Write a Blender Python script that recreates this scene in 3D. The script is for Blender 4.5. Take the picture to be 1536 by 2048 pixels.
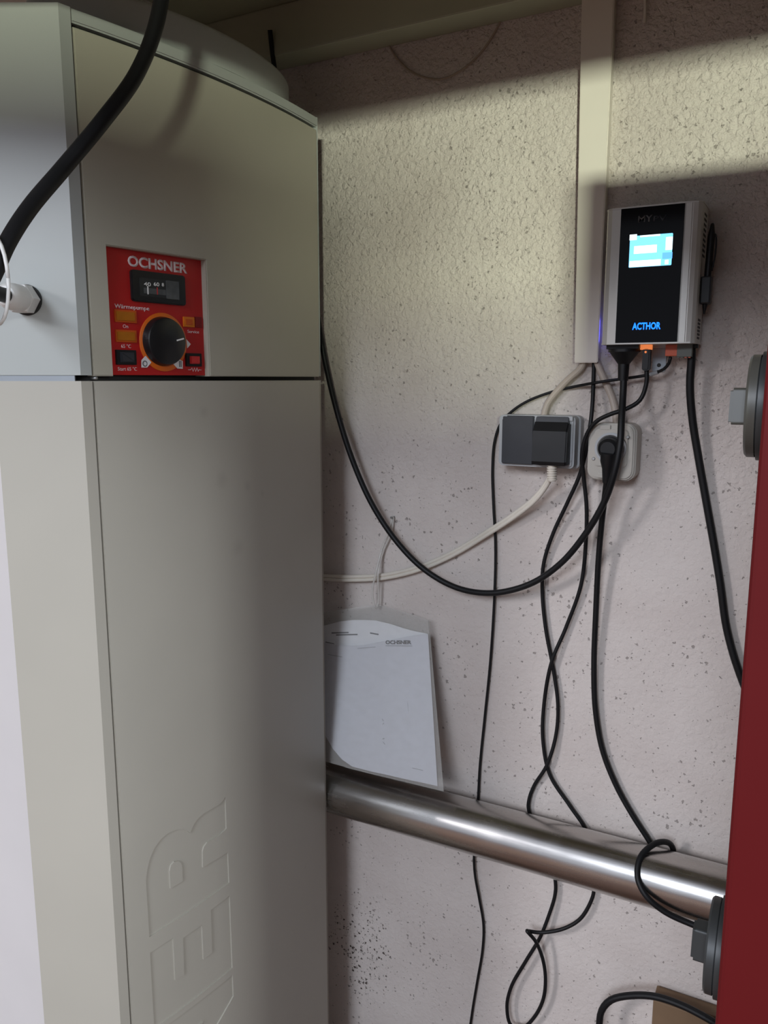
import bpy, bmesh, math, random
from mathutils import Vector, Matrix
from math import sin, cos, tan, radians, pi, sqrt, hypot, atan2
random.seed(7)
for o in list(bpy.data.objects): bpy.data.objects.remove(o)
S = bpy.context.scene
COL = S.collection

# ------------------------------------------------------------------ camera
CAM = Vector((0, -1.3, 1.75)); PITCH = radians(9.47); YAW = radians(28.1); FPX = 1600.0
cd = bpy.data.cameras.new('camera'); cam = bpy.data.objects.new('camera', cd); COL.objects.link(cam)
cam.location = CAM; cam.rotation_euler = (pi/2 - PITCH, 0, YAW)
cd.sensor_fit = 'VERTICAL'; cd.sensor_height = 36; cd.lens = FPX/2048*36; cd.clip_start = .02
S.camera = cam

# ------------------------------------------------------------------ world, lights, exposure
w = bpy.data.worlds.new('sky'); S.world = w; w.use_nodes = True
w.node_tree.nodes['Background'].inputs[0].default_value = (.80, .86, 1, 1)
w.node_tree.nodes['Background'].inputs[1].default_value = 1.0
def area(name, loc, target, sx, sy, power, col):
    l = bpy.data.lights.new(name, 'AREA'); l.shape = 'RECTANGLE'; l.size = sx; l.size_y = sy; l.energy = power; l.color = col
    o = bpy.data.objects.new(name, l); COL.objects.link(o); o.location = loc
    o.rotation_euler = (Vector(target)-Vector(loc)).to_track_quat('-Z', 'Y').to_euler(); return o
area('garden_daylight', (1.62, -4.5, 2.00), (-.4, 0, 1.9), .26, .14, 310, (.92, 1, .78))   # sunlit green slope seen under the door head
area('yard_daylight', (.25, -9.0, 5.1), (-.5, 0, 1.1), 2.2, 2.4, 525, (.80, .88, 1))           # open sky between the trees behind
area('path_daylight', (-4.2, -6.2, 4.0), (-.4, 0, 1.0), .9, 1.0, 230, (.97, .95, 1))           # bright sky above the path on the left
area('house_daylight', (3.2, -2.25, 3.05), (-1, -.4, 1.2), .8, 1.0, 165, (.90, .95, 1))          # pale house wall and sky on the right
S.cycles.max_bounces = 6; S.cycles.diffuse_bounces = 4; S.cycles.glossy_bounces = 3
S.view_settings.view_transform = 'Standard'; S.view_settings.look = 'None'
S.view_settings.gamma = 1; S.view_settings.use_curve_mapping = False; S.view_settings.exposure = -0.55

# ------------------------------------------------------------------ measuring helpers
_FH = Vector((-sin(YAW), cos(YAW), 0)); _R = Vector((cos(YAW), sin(YAW), 0)); _Z = Vector((0, 0, 1))
_F = _FH*cos(PITCH) - _Z*sin(PITCH); _U = _FH*sin(PITCH) + _Z*cos(PITCH)
def ray(x, y): return _F + _R*((x-768)/FPX) + _U*((1024-y)/FPX)
def wl(x, y, n=0.0):                       # point standing n off the back wall (plane y = -n)
    r = ray(x, y); return CAM + r*((-n-CAM.y)/r.y)

# ------------------------------------------------------------------ mesh helpers
def link(name, me, mat, parent=None, loc=None):
    o = bpy.data.objects.new(name, me); COL.objects.link(o)
    if mat is not None and not me.materials: me.materials.append(mat)
    if parent is not None: o.parent = parent
    if loc is not None: o.location = loc
    return o
def build(name, bm, mat, root=None, smooth=False, world=True):
    """bm in world coordinates (world) or in the local frame of root."""
    if root is not None and world:
        bmesh.ops.transform(bm, matrix=root_matrix(root).inverted(), verts=bm.verts)
    me = bpy.data.meshes.new(name); bm.normal_update()
    if smooth:
        for f in bm.faces: f.smooth = True
        if smooth == 'auto':
            for e in bm.edges:
                if len(e.link_faces) == 2 and e.calc_face_angle(0) > radians(32): e.smooth = False
    bm.to_mesh(me); bm.free()
    return link(name, me, mat, root)
def root_matrix(r):
    m = Matrix.LocRotScale(r.location, r.rotation_euler, None)
    return root_matrix(r.parent) @ m if r.parent else m
def thing(name, label, cat, loc, rz=0, group=None):
    o = bpy.data.objects.new(name, None); COL.objects.link(o); o.empty_display_size = .05
    o.location = loc; o.rotation_euler = (0, 0, rz); tag(o, label, cat, group); return o
def tag(o, label, cat, group=None):
    o['label'] = label; o['category'] = cat
    if group: o['group'] = group
    return o
def struct(o, label=None):
    o['kind'] = 'structure'
    if label: o['label'] = label
    return o
def bx(bm, x0, x1, y0, y1, z0, z1, bev=0, seg=2):
    vs = [bm.verts.new((x, y, z)) for x in (x0, x1) for y in (y0, y1) for z in (z0, z1)]
    F = [(0,1,3,2),(4,6,7,5),(0,4,5,1),(2,3,7,6),(0,2,6,4),(1,5,7,3)]
    fs = [bm.faces.new([vs[i] for i in f]) for f in F]
    if bev: bmesh.ops.bevel(bm, geom=list({e for f in fs for e in f.edges}), offset=bev, segments=seg, affect='EDGES', profile=.6)
    return vs
def box(x0, x1, y0, y1, z0, z1, bev=0, seg=2):
    bm = bmesh.new(); bx(bm, x0, x1, y0, y1, z0, z1, bev, seg); return bm
def prism(pts, fn, d0, d1, bev=0, bm=None):
    """polygon pts (a,b) extruded from depth d0 to d1; fn(a,b,d)->xyz"""
    bm = bm or bmesh.new()
    a = [bm.verts.new(fn(p[0], p[1], d0)) for p in pts]; b = [bm.verts.new(fn(p[0], p[1], d1)) for p in pts]
    n = len(pts); fs = [bm.faces.new(a), bm.faces.new(b[::-1])]
    for i in range(n): fs.append(bm.faces.new((a[i], b[i], b[(i+1) % n], a[(i+1) % n])))
    bmesh.ops.recalc_face_normals(bm, faces=fs)
    if bev: bmesh.ops.bevel(bm, geom=list(fs[1].edges), offset=bev, segments=2, affect='EDGES')
    return bm
def rrect(a0, a1, b0, b1, r, k=5):
    out = []
    for cx, cy, t0 in ((a1-r, b1-r, 0), (a0+r, b1-r, 90), (a0+r, b0+r, 180), (a1-r, b0+r, 270)):
        for i in range(k+1):
            t = radians(t0+90*i/k); out.append((cx+r*cos(t), cy+r*sin(t)))
    return out
def lathe(prof, origin, axis, seg=28, caps=True):
    """prof: list of (distance along axis, radius)"""
    bm = bmesh.new(); ax = Vector(axis).normalized()
    t = Vector((0, 0, 1)) if abs(ax.z) < .9 else Vector((1, 0, 0)); e1 = ax.cross(t).normalized(); e2 = ax.cross(e1)
    rings = []
    for d, r in prof:
        rings.append([bm.verts.new(Vector(origin)+ax*d+e1*(r*cos(2*pi*i/seg))+e2*(r*sin(2*pi*i/seg))) for i in range(seg)])
    for A, B in zip(rings, rings[1:]):
        for i in range(seg): bm.faces.new((A[i], A[(i+1) % seg], B[(i+1) % seg], B[i]))
    if caps: bm.faces.new(rings[0][::-1]); bm.faces.new(rings[-1])
    bmesh.ops.recalc_face_normals(bm, faces=bm.faces[:]); return bm
def spline(pts, step=.008):
    P = [Vector(p) for p in pts]; P = [P[0]*2-P[1]] + P + [P[-1]*2-P[-2]]; out = []
    for i in range(1, len(P)-2):
        p0, p1, p2, p3 = P[i-1:i+3]
        t = [0]
        for a, b in ((p0, p1), (p1, p2), (p2, p3)): t.append(t[-1]+max((b-a).length, 1e-6)**.5)
        n = max(2, int((p2-p1).length/step))
        for k in range(n):
            u = t[1]+(t[2]-t[1])*k/n
            A1 = p0.lerp(p1, (u-t[0])/(t[1]-t[0])); A2 = p1.lerp(p2, (u-t[1])/(t[2]-t[1])); A3 = p2.lerp(p3, (u-t[2])/(t[3]-t[2]))
            B1 = A1.lerp(A2, (u-t[0])/(t[2]-t[0])); B2 = A2.lerp(A3, (u-t[1])/(t[3]-t[1]))
            out.append(B1.lerp(B2, (u-t[1])/(t[2]-t[1])))
    out.append(P[-2]); return out
def tube(pts, r, seg=10, step=.008, bm=None, smooth=True):
    bm = bm or bmesh.new(); L = spline(pts, step) if smooth else [Vector(p) for p in pts]
    T = [(L[min(i+1, len(L)-1)]-L[max(i-1, 0)]).normalized() for i in range(len(L))]
    N = T[0].orthogonal().normalized(); prev = None
    for i, p in enumerate(L):
        N = (N-T[i]*N.dot(T[i])).normalized(); B = T[i].cross(N)
        ring = [bm.verts.new(p+N*(r*cos(2*pi*k/seg))+B*(r*sin(2*pi*k/seg))) for k in range(seg)]
        if prev:
            for k in range(seg): bm.faces.new((prev[k], prev[(k+1) % seg], ring[(k+1) % seg], ring[k]))
        else: bm.faces.new(ring[::-1])
        prev = ring
    bm.faces.new(prev); return bm
def px_cable(pts, n, r):                   # pts: (x, y[, n]) read on the wall
    return [wl(p[0], p[1], p[2] if len(p) > 2 else n) for p in pts]
def text_bm(body, size, fn, bold=0.0, width=None, depth=.0003):
    """lettering as thin mesh; fn(a,b,d)->xyz ; a starts at 0, baseline b=0; width fits the line to a length"""
    c = bpy.data.curves.new('t', 'FONT'); c.body = body; c.size = 1; c.offset = bold; c.resolution_u = 3
    o = bpy.data.objects.new('t', c); COL.objects.link(o)
    dg = bpy.context.evaluated_depsgraph_get(); me = bpy.data.meshes.new_from_object(o.evaluated_get(dg))
    bpy.data.objects.remove(o); bm = bmesh.new(); bm.from_mesh(me); bpy.data.meshes.remove(me)
    xs = [v.co.x for v in bm.verts]; ys = [v.co.y for v in bm.verts]; x0 = min(xs); wd = max(xs)-x0
    cap = .73
    sx = width/wd if width else size/cap
    for f in bm.faces: f.normal_update()
    ex = bmesh.ops.extrude_face_region(bm, geom=bm.faces[:])
    new = {g for g in ex['geom'] if isinstance(g, bmesh.types.BMVert)}
    for v in bm.verts: v.co = Vector(fn((v.co.x-x0)*sx, v.co.y*size/cap, depth if v in new else 0))
    bmesh.ops.recalc_face_normals(bm, faces=bm.faces[:]); return bm

# ------------------------------------------------------------------ materials
def mat(name, col, rough=.5, metal=0, var=.0, vscale=8, bump=0, bscale=60, spec=.5, emit=None, estr=0, coat=0, alpha=1, trans=0):
    m = bpy.data.materials.new(name); m.use_nodes = True; nt = m.node_tree; b = nt.nodes['Principled BSDF']
    b.inputs['Base Color'].default_value = (*col, 1); b.inputs['Roughness'].default_value = rough; b.inputs['Metallic'].default_value = metal
    b.inputs['Specular IOR Level'].default_value = spec; b.inputs['Coat Weight'].default_value = coat
    b.inputs['Alpha'].default_value = alpha; b.inputs['Transmission Weight'].default_value = trans
    if emit: b.inputs['Emission Color'].default_value = (*emit, 1); b.inputs['Emission Strength'].default_value = estr
    tc = nt.nodes.new('ShaderNodeTexCoord')
    if var:
        n = nt.nodes.new('ShaderNodeTexNoise'); n.inputs['Scale'].default_value = vscale; n.inputs['Detail'].default_value = 4
        nt.links.new(tc.outputs['Object'], n.inputs['Vector'])
        r = nt.nodes.new('ShaderNodeValToRGB'); nt.links.new(n.outputs['Fac'], r.inputs[0])
        r.color_ramp.elements[0].position = .3; r.color_ramp.elements[1].position = .7
        r.color_ramp.elements[0].color = (*[c*(1-var) for c in col], 1); r.color_ramp.elements[1].color = (*[min(1, c*(1+var*.5)) for c in col], 1)
        nt.links.new(r.outputs[0], b.inputs['Base Color'])
    if bump:
        n = nt.nodes.new('ShaderNodeTexNoise'); n.inputs['Scale'].default_value = bscale; n.inputs['Detail'].default_value = 3
        nt.links.new(tc.outputs['Object'], n.inputs['Vector'])
        bp = nt.nodes.new('ShaderNodeBump'); bp.inputs['Strength'].default_value = bump; bp.inputs['Distance'].default_value = .002
        nt.links.new(n.outputs['Fac'], bp.inputs['Height']); nt.links.new(bp.outputs[0], b.inputs['Normal'])
    return m
M = {}
M['hood'] = mat('grey_painted_sheet', (.40, .42, .40), .38, var=.05, vscale=3)
M['hoodpanel'] = mat('beige_hood_panel', (.43, .41, .335), .34, var=.06, vscale=4)
M['body'] = mat('off_white_sheet', (.43, .408, .35), .40, var=.06, vscale=3)
M['dark'] = mat('dark_gap', (.012, .012, .011), .6, var=.1)
M['rubber'] = mat('black_rubber', (.008, .008, .009), .5, var=.2, vscale=30, spec=.3)
M['blackpl'] = mat('black_plastic', (.009, .009, .010), .45, var=.2, vscale=40, spec=.35)
M['anthr'] = mat('anthracite_plastic', (.022, .024, .030), .5, var=.12, vscale=40)
M['knob'] = mat('black_knob', (.01, .01, .011), .3, var=.1)
M['grey'] = mat('light_grey_plastic', (.42, .43, .44), .45, var=.05, vscale=20)
M['beigegrey'] = mat('warm_grey_plastic', (.46, .43, .38), .42, var=.05, vscale=20)
M['white'] = mat('white_plastic', (.72, .71, .68), .42, var=.04, vscale=20)
M['trunk'] = mat('trunking_plastic', (.70, .645, .58), .45, var=.04, vscale=10)
M['cream'] = mat('cream_cable', (.74, .68, .59), .45, var=.06, vscale=20)
M['wire'] = mat('old_beige_wire', (.34, .27, .21), .5, var=.1, vscale=20)
M['beige'] = mat('beige_cable', (.47, .40, .34), .5, var=.06, vscale=20)
M['red'] = mat('shaded_red_lacquer', (.115, .006, .007), .6, var=.08, vscale=6, spec=.2)  # base colour darkened to carry the shade lying on the door
M['redpanel'] = mat('red_control_plate', (.43, .008, .008), .4, var=.06, vscale=20)
M['pink'] = mat('pinkish_print', (.74, .60, .60), .5, var=.03)
M['print'] = mat('white_print', (.72, .70, .70), .5, var=.03)
M['amber'] = mat('amber_lens', (.40, .13, .006), .3, var=.1, vscale=90)
M['amber2'] = mat('bright_amber_lens', (.62, .17, .01), .3, var=.1, vscale=90)
M['amberframe'] = mat('amber_rim', (.55, .09, .008), .35, var=.1)
M['orange'] = mat('orange_ring', (.62, .12, .006), .4, var=.05)
M['dred'] = mat('dark_red_lens', (.20, .005, .006), .3, var=.1)
M['rred'] = mat('red_rocker', (.55, .03, .03), .35, var=.1)
M['tick'] = mat('white_mark', (.8, .8, .78), .5, var=.02)
M['dispglass'] = mat('grey_lens', (.09, .095, .095), .25, var=.25, vscale=60)
M['disp'] = mat('dark_scale', (.025, .027, .027), .25, var=.2, vscale=60)
M['alu'] = mat('aluminium_housing', (.60, .585, .55), .42, metal=.35, var=.04)
M['glass'] = mat('black_glass', (.006, .006, .007), .10, var=.1, spec=.12)
M['screen'] = mat('lit_screen', (.02, .05, .1), .3, emit=(.20, .62, 1), estr=2.3)
M['screenw'] = mat('lit_screen_white', (.1, .1, .1), .3, emit=(.75, .95, 1), estr=3.6)
M['screend'] = mat('lit_screen_blue', (.02, .05, .1), .3, emit=(.12, .42, 1), estr=2.3)
M['led'] = mat('blue_letters', (0, .02, .1), .4, emit=(.01, .16, 1), estr=4.0)
M['logo'] = mat('grey_logo', (.16, .16, .17), .4, var=.1)
M['logob'] = mat('dark_logo', (.03, .035, .05), .4, var=.1)
M['ledo'] = mat('orange_led', (.5, .1, .02), .4, emit=(1, .28, .08), estr=1.0)
M['socko'] = mat('orange_connector', (.50, .07, .015), .45, var=.1)
M['sockg'] = mat('grey_green_connector', (.09, .095, .08), .5, var=.1)
M['tab'] = mat('zinc_tab', (.28, .30, .32), .45, metal=.6, var=.1)
M['steelscrew'] = mat('screw_steel', (.40, .40, .39), .42, metal=.8, var=.1)
M['paper'] = mat('paper', (.86, .86, .88), .7, var=.01, vscale=14)
M['paper2'] = mat('grey_white_paper', (.70, .71, .76), .7, var=.02, vscale=10)
M['ink'] = mat('ink', (.12, .12, .13), .6, var=.1)
M['inkl'] = mat('pale_ink', (.42, .42, .44), .6, var=.1)
M['card'] = mat('brown_cardboard', (.20, .125, .07), .7, var=.12, vscale=14, bump=.2)
M['dial'] = mat('grey_dial_plastic', (.075, .073, .062), .4, var=.06)
M['dial2'] = mat('dark_shaded_dial_plastic', (.035, .038, .038), .42, var=.06)
M['ceil'] = mat('ceiling_paint', (.36, .37, .26), .6, var=.08, vscale=3)
M['beam'] = mat('beam_paint', (.40, .41, .31), .55, var=.06, vscale=5)
M['floor'] = mat('brown_paving', (.165, .085, .055), .75, var=.25, vscale=4, bump=.4)
M['wallside'] = mat('dark_boarding', (.17, .12, .09), .8, var=.05, vscale=5, bump=.3)
M['wallleft'] = mat('smooth_white_plaster', (.70, .675, .66), .8, var=.03, vscale=5)
# clear film and strap
def clear(name, col, fac, rough):
    m = bpy.data.materials.new(name); m.use_nodes = True; nt = m.node_tree; b = nt.nodes['Principled BSDF']
    b.inputs['Base Color'].default_value = (*col, 1); b.inputs['Roughness'].default_value = rough
    t = nt.nodes.new('ShaderNodeBsdfTransparent'); mx = nt.nodes.new('ShaderNodeMixShader'); n = nt.nodes.new('ShaderNodeTexNoise'); n.inputs['Scale'].default_value = 20
    mr = nt.nodes.new('ShaderNodeMapRange'); mr.inputs[3].default_value = fac*.8; mr.inputs[4].default_value = fac*1.2
    nt.links.new(n.outputs['Fac'], mr.inputs[0]); nt.links.new(mr.outputs[0], mx.inputs[0])
    nt.links.new(t.outputs[0], mx.inputs[1]); nt.links.new(b.outputs[0], mx.inputs[2]); nt.links.new(mx.outputs[0], nt.nodes['Material Output'].inputs[0]); return m
M['film'] = clear('clear_film', (.72, .70, .66), .13, .2)
M['strap'] = clear('clear_strap', (.78, .75, .70), .55, .3)
# stainless pipe: lengthwise grain, smudges
m = mat('brushed_stainless', (.50, .48, .46), .24, metal=1); nt = m.node_tree; b = nt.nodes['Principled BSDF']; M['steel'] = m
tc = nt.nodes.new('ShaderNodeTexCoord'); mp = nt.nodes.new('ShaderNodeMapping'); mp.inputs['Scale'].default_value = (2, 60, 60)
n1 = nt.nodes.new('ShaderNodeTexNoise'); n1.inputs['Scale'].default_value = 3; n1.inputs['Detail'].default_value = 5
nt.links.new(tc.outputs['Object'], mp.inputs[0]); nt.links.new(mp.outputs[0], n1.inputs['Vector'])
n2 = nt.nodes.new('ShaderNodeTexNoise'); n2.inputs['Scale'].default_value = 14; n2.inputs['Detail'].default_value = 6; nt.links.new(tc.outputs['Object'], n2.inputs['Vector'])
ad = nt.nodes.new('ShaderNodeMath'); ad.operation = 'ADD'; nt.links.new(n1.outputs['Fac'], ad.inputs[0]); nt.links.new(n2.outputs['Fac'], ad.inputs[1])
mr = nt.nodes.new('ShaderNodeMapRange'); mr.inputs[1].default_value = .6; mr.inputs[2].default_value = 1.4; mr.inputs[3].default_value = .17; mr.inputs[4].default_value = .33
nt.links.new(ad.outputs[0], mr.inputs[0]); nt.links.new(mr.outputs[0], b.inputs['Roughness'])

# back wall plaster: roughcast relief, pits, a patch of mould at the lower left
def plaster():
    m = bpy.data.materials.new('roughcast_plaster'); m.use_nodes = True; nt = m.node_tree; N = nt.nodes; L = nt.links; b = N['Principled BSDF']
    b.inputs['Roughness'].default_value = .85; b.inputs['Specular IOR Level'].default_value = .25
    tc = N.new('ShaderNodeTexCoord'); co = tc.outputs['Object']
    def noise(scale, det=4, rough=.5, vec=co):
        n = N.new('ShaderNodeTexNoise'); n.inputs['Scale'].default_value = scale; n.inputs['Detail'].default_value = det; n.inputs['Roughness'].default_value = rough
        L.new(vec, n.inputs['Vector']); return n.outputs['Fac']
    def math(op, a, b_=None, clamp=False):
        n = N.new('ShaderNodeMath'); n.operation = op; n.use_clamp = clamp
        for i, v in enumerate((a, b_)):
            if v is None: continue
            if isinstance(v, (int, float)): n.inputs[i].default_value = v
            else: L.new(v, n.inputs[i])
        return n.outputs[0]
    def rng(v, a, b_, c, d):
        n = N.new('ShaderNodeMapRange'); n.interpolation_type = 'SMOOTHSTEP'; L.new(v, n.inputs[0])
        for i, q in enumerate((a, b_, c, d)): n.inputs[i+1].default_value = q
        return n.outputs[0]
    sep = N.new('ShaderNodeSeparateXYZ'); L.new(co, sep.inputs[0]); X, Z = sep.outputs[0], sep.outputs[2]
    coarse = rng(Z, 1.45, 2.05, .18, 1)                       # the upper wall is thrown coarser
    # colour
    base = N.new('ShaderNodeValToRGB'); L.new(noise(5, 5), base.inputs[0])
    base.color_ramp.elements[0].position = .3; base.color_ramp.elements[1].position = .7
    base.color_ramp.elements[0].color = (.60, .53, .49, 1); base.color_ramp.elements[1].color = (.70, .635, .59, 1)
    # pits: voronoi cells, only some cells, uneven size
    def pits(scale, size, dens, warp=.004):
        wv = N.new('ShaderNodeTexNoise'); wv.inputs['Scale'].default_value = scale*2.2; L.new(co, wv.inputs['Vector'])
        va = N.new('ShaderNodeVectorMath'); va.operation = 'MULTIPLY_ADD'; L.new(wv.outputs['Color'], va.inputs[0]); va.inputs[1].default_value = (warp,)*3; L.new(co, va.inputs[2])
        v = N.new('ShaderNodeTexVoronoi'); v.inputs['Scale'].default_value = scale; L.new(va.outputs[0], v.inputs['Vector'])
        s = N.new('ShaderNodeSeparateColor'); L.new(v.outputs['Color'], s.inputs[0])
        thr = math('MULTIPLY', math('MAXIMUM', math('SUBTRACT', s.outputs[0], dens), 0), size)
        return math('MULTIPLY', math('SUBTRACT', thr, v.outputs['Distance']), 14, True)
    cl = rng(noise(7, 3), .38, .66, .80, .58)
    p1 = pits(140, 1.05, cl, .008); p2 = pits(210, 1.2, .80, .004)
    dx = math('DIVIDE', math('SUBTRACT', X, -.755), .11); dz = math('DIVIDE', math('SUBTRACT', Z, .57), .16)
    rr = math('ADD', math('MULTIPLY', dx, dx), math('MULTIPLY', dz, dz)); mould = rng(rr, 0, 1.3, .48, .97)
    p3 = pits(190, 1.3, math('MULTIPLY', mould, rng(noise(22, 3), .3, .7, 1.25, .92)), .010)
    dx2 = math('DIVIDE', math('SUBTRACT', X, -.82), .10); dz2 = math('DIVIDE', math('SUBTRACT', Z, 1.33), .10)
    rr2 = math('ADD', math('MULTIPLY', dx2, dx2), math('MULTIPLY', dz2, dz2))
    p4 = pits(200, 1.1, math('MULTIPLY', rng(rr2, 0, 1.2, .62, .97), rng(noise(25, 3), .3, .7, 1.25, .95)), .010)
    allp = math('MINIMUM', math('ADD', math('ADD', math('MULTIPLY', p1, .5), math('MULTIPLY', p2, .45)), math('ADD', p3, p4)), 1)
    mix = N.new('ShaderNodeMix'); mix.data_type = 'RGBA'; L.new(allp, mix.inputs[0]); L.new(base.outputs[0], mix.inputs[6]); mix.inputs[7].default_value = (.075, .055, .045, 1)
    # faint rusty streak low on the right
    L.new(mix.outputs[2], b.inputs['Base Color'])
    # relief
    wv = N.new('ShaderNodeTexNoise'); wv.inputs['Scale'].default_value = 90; wv.inputs['Detail'].default_value = 3; L.new(co, wv.inputs['Vector'])
    va = N.new('ShaderNodeVectorMath'); va.operation = 'MULTIPLY_ADD'; L.new(wv.outputs['Color'], va.inputs[0]); va.inputs[1].default_value = (.012,)*3; L.new(co, va.inputs[2])
    def grains(scale):
        v = N.new('ShaderNodeTexVoronoi'); v.inputs['Scale'].default_value = scale; L.new(va.outputs[0], v.inputs['Vector'])
        s_ = N.new('ShaderNodeSeparateColor'); L.new(v.outputs['Color'], s_.inputs[0])
        return math('MULTIPLY', math('SUBTRACT', 1, v.outputs['Distance']), math('ADD', math('MULTIPLY', s_.outputs[1], .8), .35))
    h = math('ADD', math('ADD', math('MULTIPLY', grains(115), .55), math('MULTIPLY', grains(260), .28)), math('ADD', math('MULTIPLY', noise(70, 7, .7), .7), math('MULTIPLY', noise(16, 3), .9)))
    h = math('SUBTRACT', math('MULTIPLY', h, coarse), math('MULTIPLY', allp, .35))
    bp = N.new('ShaderNodeBump'); bp.inputs['Strength'].default_value = .9; bp.inputs['Distance'].default_value = .0075; L.new(h, bp.inputs['Height']); L.new(bp.outputs[0], b.inputs['Normal'])
    return m
M['plaster'] = plaster()

# ------------------------------------------------------------------ the room
XL, XR, YF, ZC, LZ = -1.055, .78, -1.10, 2.385, 2.156
struct(build('floor', box(XL-7, XR+8, -13, .3, -.1, 0), M['floor']))
struct(build('ceiling', box(XL-1.6, XR+.3, YF, .3, ZC, ZC+.1), M['ceil']))
struct(build('wall_back', box(XL-.25, XR+.25, 0, .25, 0, ZC), M['plaster']))
struct(build('wall_left', box(XL-1.6, XL, -.30, 0, 0, ZC), M['wallleft']))
struct(build('wall_right', box(XR, XR+.25, YF, 0, 0, ZC), M['wallside']))
struct(build('wall_front', box(XL-2.6, XR+1.2, YF, YF+.10, LZ, ZC+.6), M['wallside']))      # wall above the door opening
o = build('light_blocker_wide', box(.50, 1.9, -3.12, -3.0, 0, 1.925), M['wallside']); struct(o)  # added unseen blocker, fades the garden light down the back wall
o = build('light_blocker_tall', box(.45, .825, -3.15, -2.97, 0, 2.055), M['wallside']); struct(o)       # added tall blocker out of view, holds garden light off the hood
# pale batten along the top of the back wall, beam across the ceiling
struct(build('trim_1', box(XL, XR, -.06, 0, 2.305, ZC, .003), M['beam']))
# ------------------------------------------------------------------ heat pump boiler (local frame: x along its front, y into it)
A = Vector((-.790515, -.583358, 0)); B = Vector((-.754502, -.115964, 0)); UV = (B-A).normalized(); WID = (B-A).length
RZ = atan2(UV.y, UV.x); VV = Vector((-UV.y, UV.x, 0)); ZG = 1.75; SAG = .020; DEP = .207
hp = thing('heat_pump_boiler', 'tall off-white heat pump boiler with grey hood and red control plate', 'boiler', A, RZ)
def fr(x, y, v=0.0):                       # pixel -> (u, z) on the plane at depth v of the boiler front
    P0 = A+VV*v; r = ray(x, y); t = (P0-CAM).dot(VV)/r.dot(VV); P = CAM+r*t; return (P-A).dot(UV), P.z
def bulge(u): return -SAG*(1-((u-WID/2)/(WID/2))**2)
PU0, PU1 = .0008, .4625
SIDE0 = Vector((-.0168, .002)); SD = Vector((-.537, .843)).normalized(); SN_ = Vector((-SD.y, SD.x)); SIDE1 = SIDE0+SD*.107
def shell(name, z0, z1, m, top=True):
    pl = [SIDE0, (-.0022, 0), (-.0012, .002), (-.0012, .016), (.4638, .016), (.4638, .0015), (.4665, 0), (.4688, .003), (.466, .10), (.455, DEP), (.010, DEP), SIDE1]
    bm = prism(pl, lambda a, b_, d: (a, b_, d), z0, z1)
    return build(name, bm, m, hp, world=False)
def bowed_panel(u0, u1, z0, z1, back, holes=(), bev=.0012, nu=26):
    """bowed sheet between u0..u1, z0..z1 with rectangular cut-outs; closed solid down to y=back"""
    us = sorted(set([u0+(u1-u0)*i/nu for i in range(nu+1)] + [q for h in holes for q in h[:2]])); zs = sorted(set([z0, z1]+[q for h in holes for q in h[2:]]))
    bm = bmesh.new(); f = {}; g = {}
    def vf(i, j):
        if (i, j) not in f: f[i, j] = bm.verts.new((us[i], bulge(us[i]), zs[j])); g[i, j] = bm.verts.new((us[i], back, zs[j]))
        return f[i, j], g[i, j]
    cells = {(i, j) for i in range(len(us)-1) for j in range(len(zs)-1) if not any(h[0]-1e-6 <= us[i] and us[i+1] <= h[1]+1e-6 and h[2]-1e-6 <= zs[j] and zs[j+1] <= h[3]+1e-6 for h in holes)}
    for (i, j) in cells:
        c = [vf(i, j), vf(i+1, j), vf(i+1, j+1), vf(i, j+1)]
        bm.faces.new([q[0] for q in c]); bm.faces.new([q[1] for q in c[::-1]])
        for a, b_, nb in ((0, 1, (i, j-1)), (1, 2, (i+1, j)), (2, 3, (i, j+1)), (3, 0, (i-1, j))):
            if nb not in cells: bm.faces.new((c[a][0], c[a][1], c[b_][1], c[b_][0]))
    bmesh.ops.recalc_face_normals(bm, faces=bm.faces[:])
    if bev:
        es = [e for e in bm.edges if len(e.link_faces) == 2 and e.calc_face_angle(0) > radians(50) and all(abs(v.co.y-bulge(v.co.x)) < 1e-5 for v in e.verts)]
        bmesh.ops.bevel(bm, geom=es, offset=bev, segments=2, affect='EDGES')
    return bm
shell('casing', .06, ZG-.003, M['body'])
build('plinth', box(.01, .45, .03, DEP-.01, 0, .06), M['dark'], hp, False, False)
build('gap_seal', prism([(.002, .010), (.461, .010), (.463, .02), (.458, .10), (.448, DEP-.01), (.015, DEP-.01), (-.052, .10), (-.004, .02)], lambda a, b_, d: (a, b_, d), ZG-.004, ZG+.0045), M['dark'], hp, False, False)
hs = shell('hood', ZG+.004, ZG+.4215, M['hood'])
NU0, NU1, NZ = fr(221, 620, bulge(.032))[0], fr(417, 650, bulge(.19))[0], ZG+.1615
HZ1 = ZG+.4015
build('hood_panel', bowed_panel(PU0, PU1, ZG+.003, HZ1, .0155, [(NU0, NU1, ZG+.003, NZ)]), M['hoodpanel'], hp, 'auto', False)
build('hood_gap', prism([(PU0+.001, .016)]+[(PU0+.001+(PU1-PU0-.002)*i/20, bulge(PU0+.001+(PU1-PU0-.002)*i/20)+.009) for i in range(21)]+[(PU1-.001, .016)], lambda a, b_, d: (a, b_, d), HZ1-.001, HZ1+.005), M['dark'], hp, False, False)
build('hood_rim', bowed_panel(-.0015, .4665, HZ1+.0045, ZG+.4215, .02, bev=.002), M['hood'], hp, 'auto', False)
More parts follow.
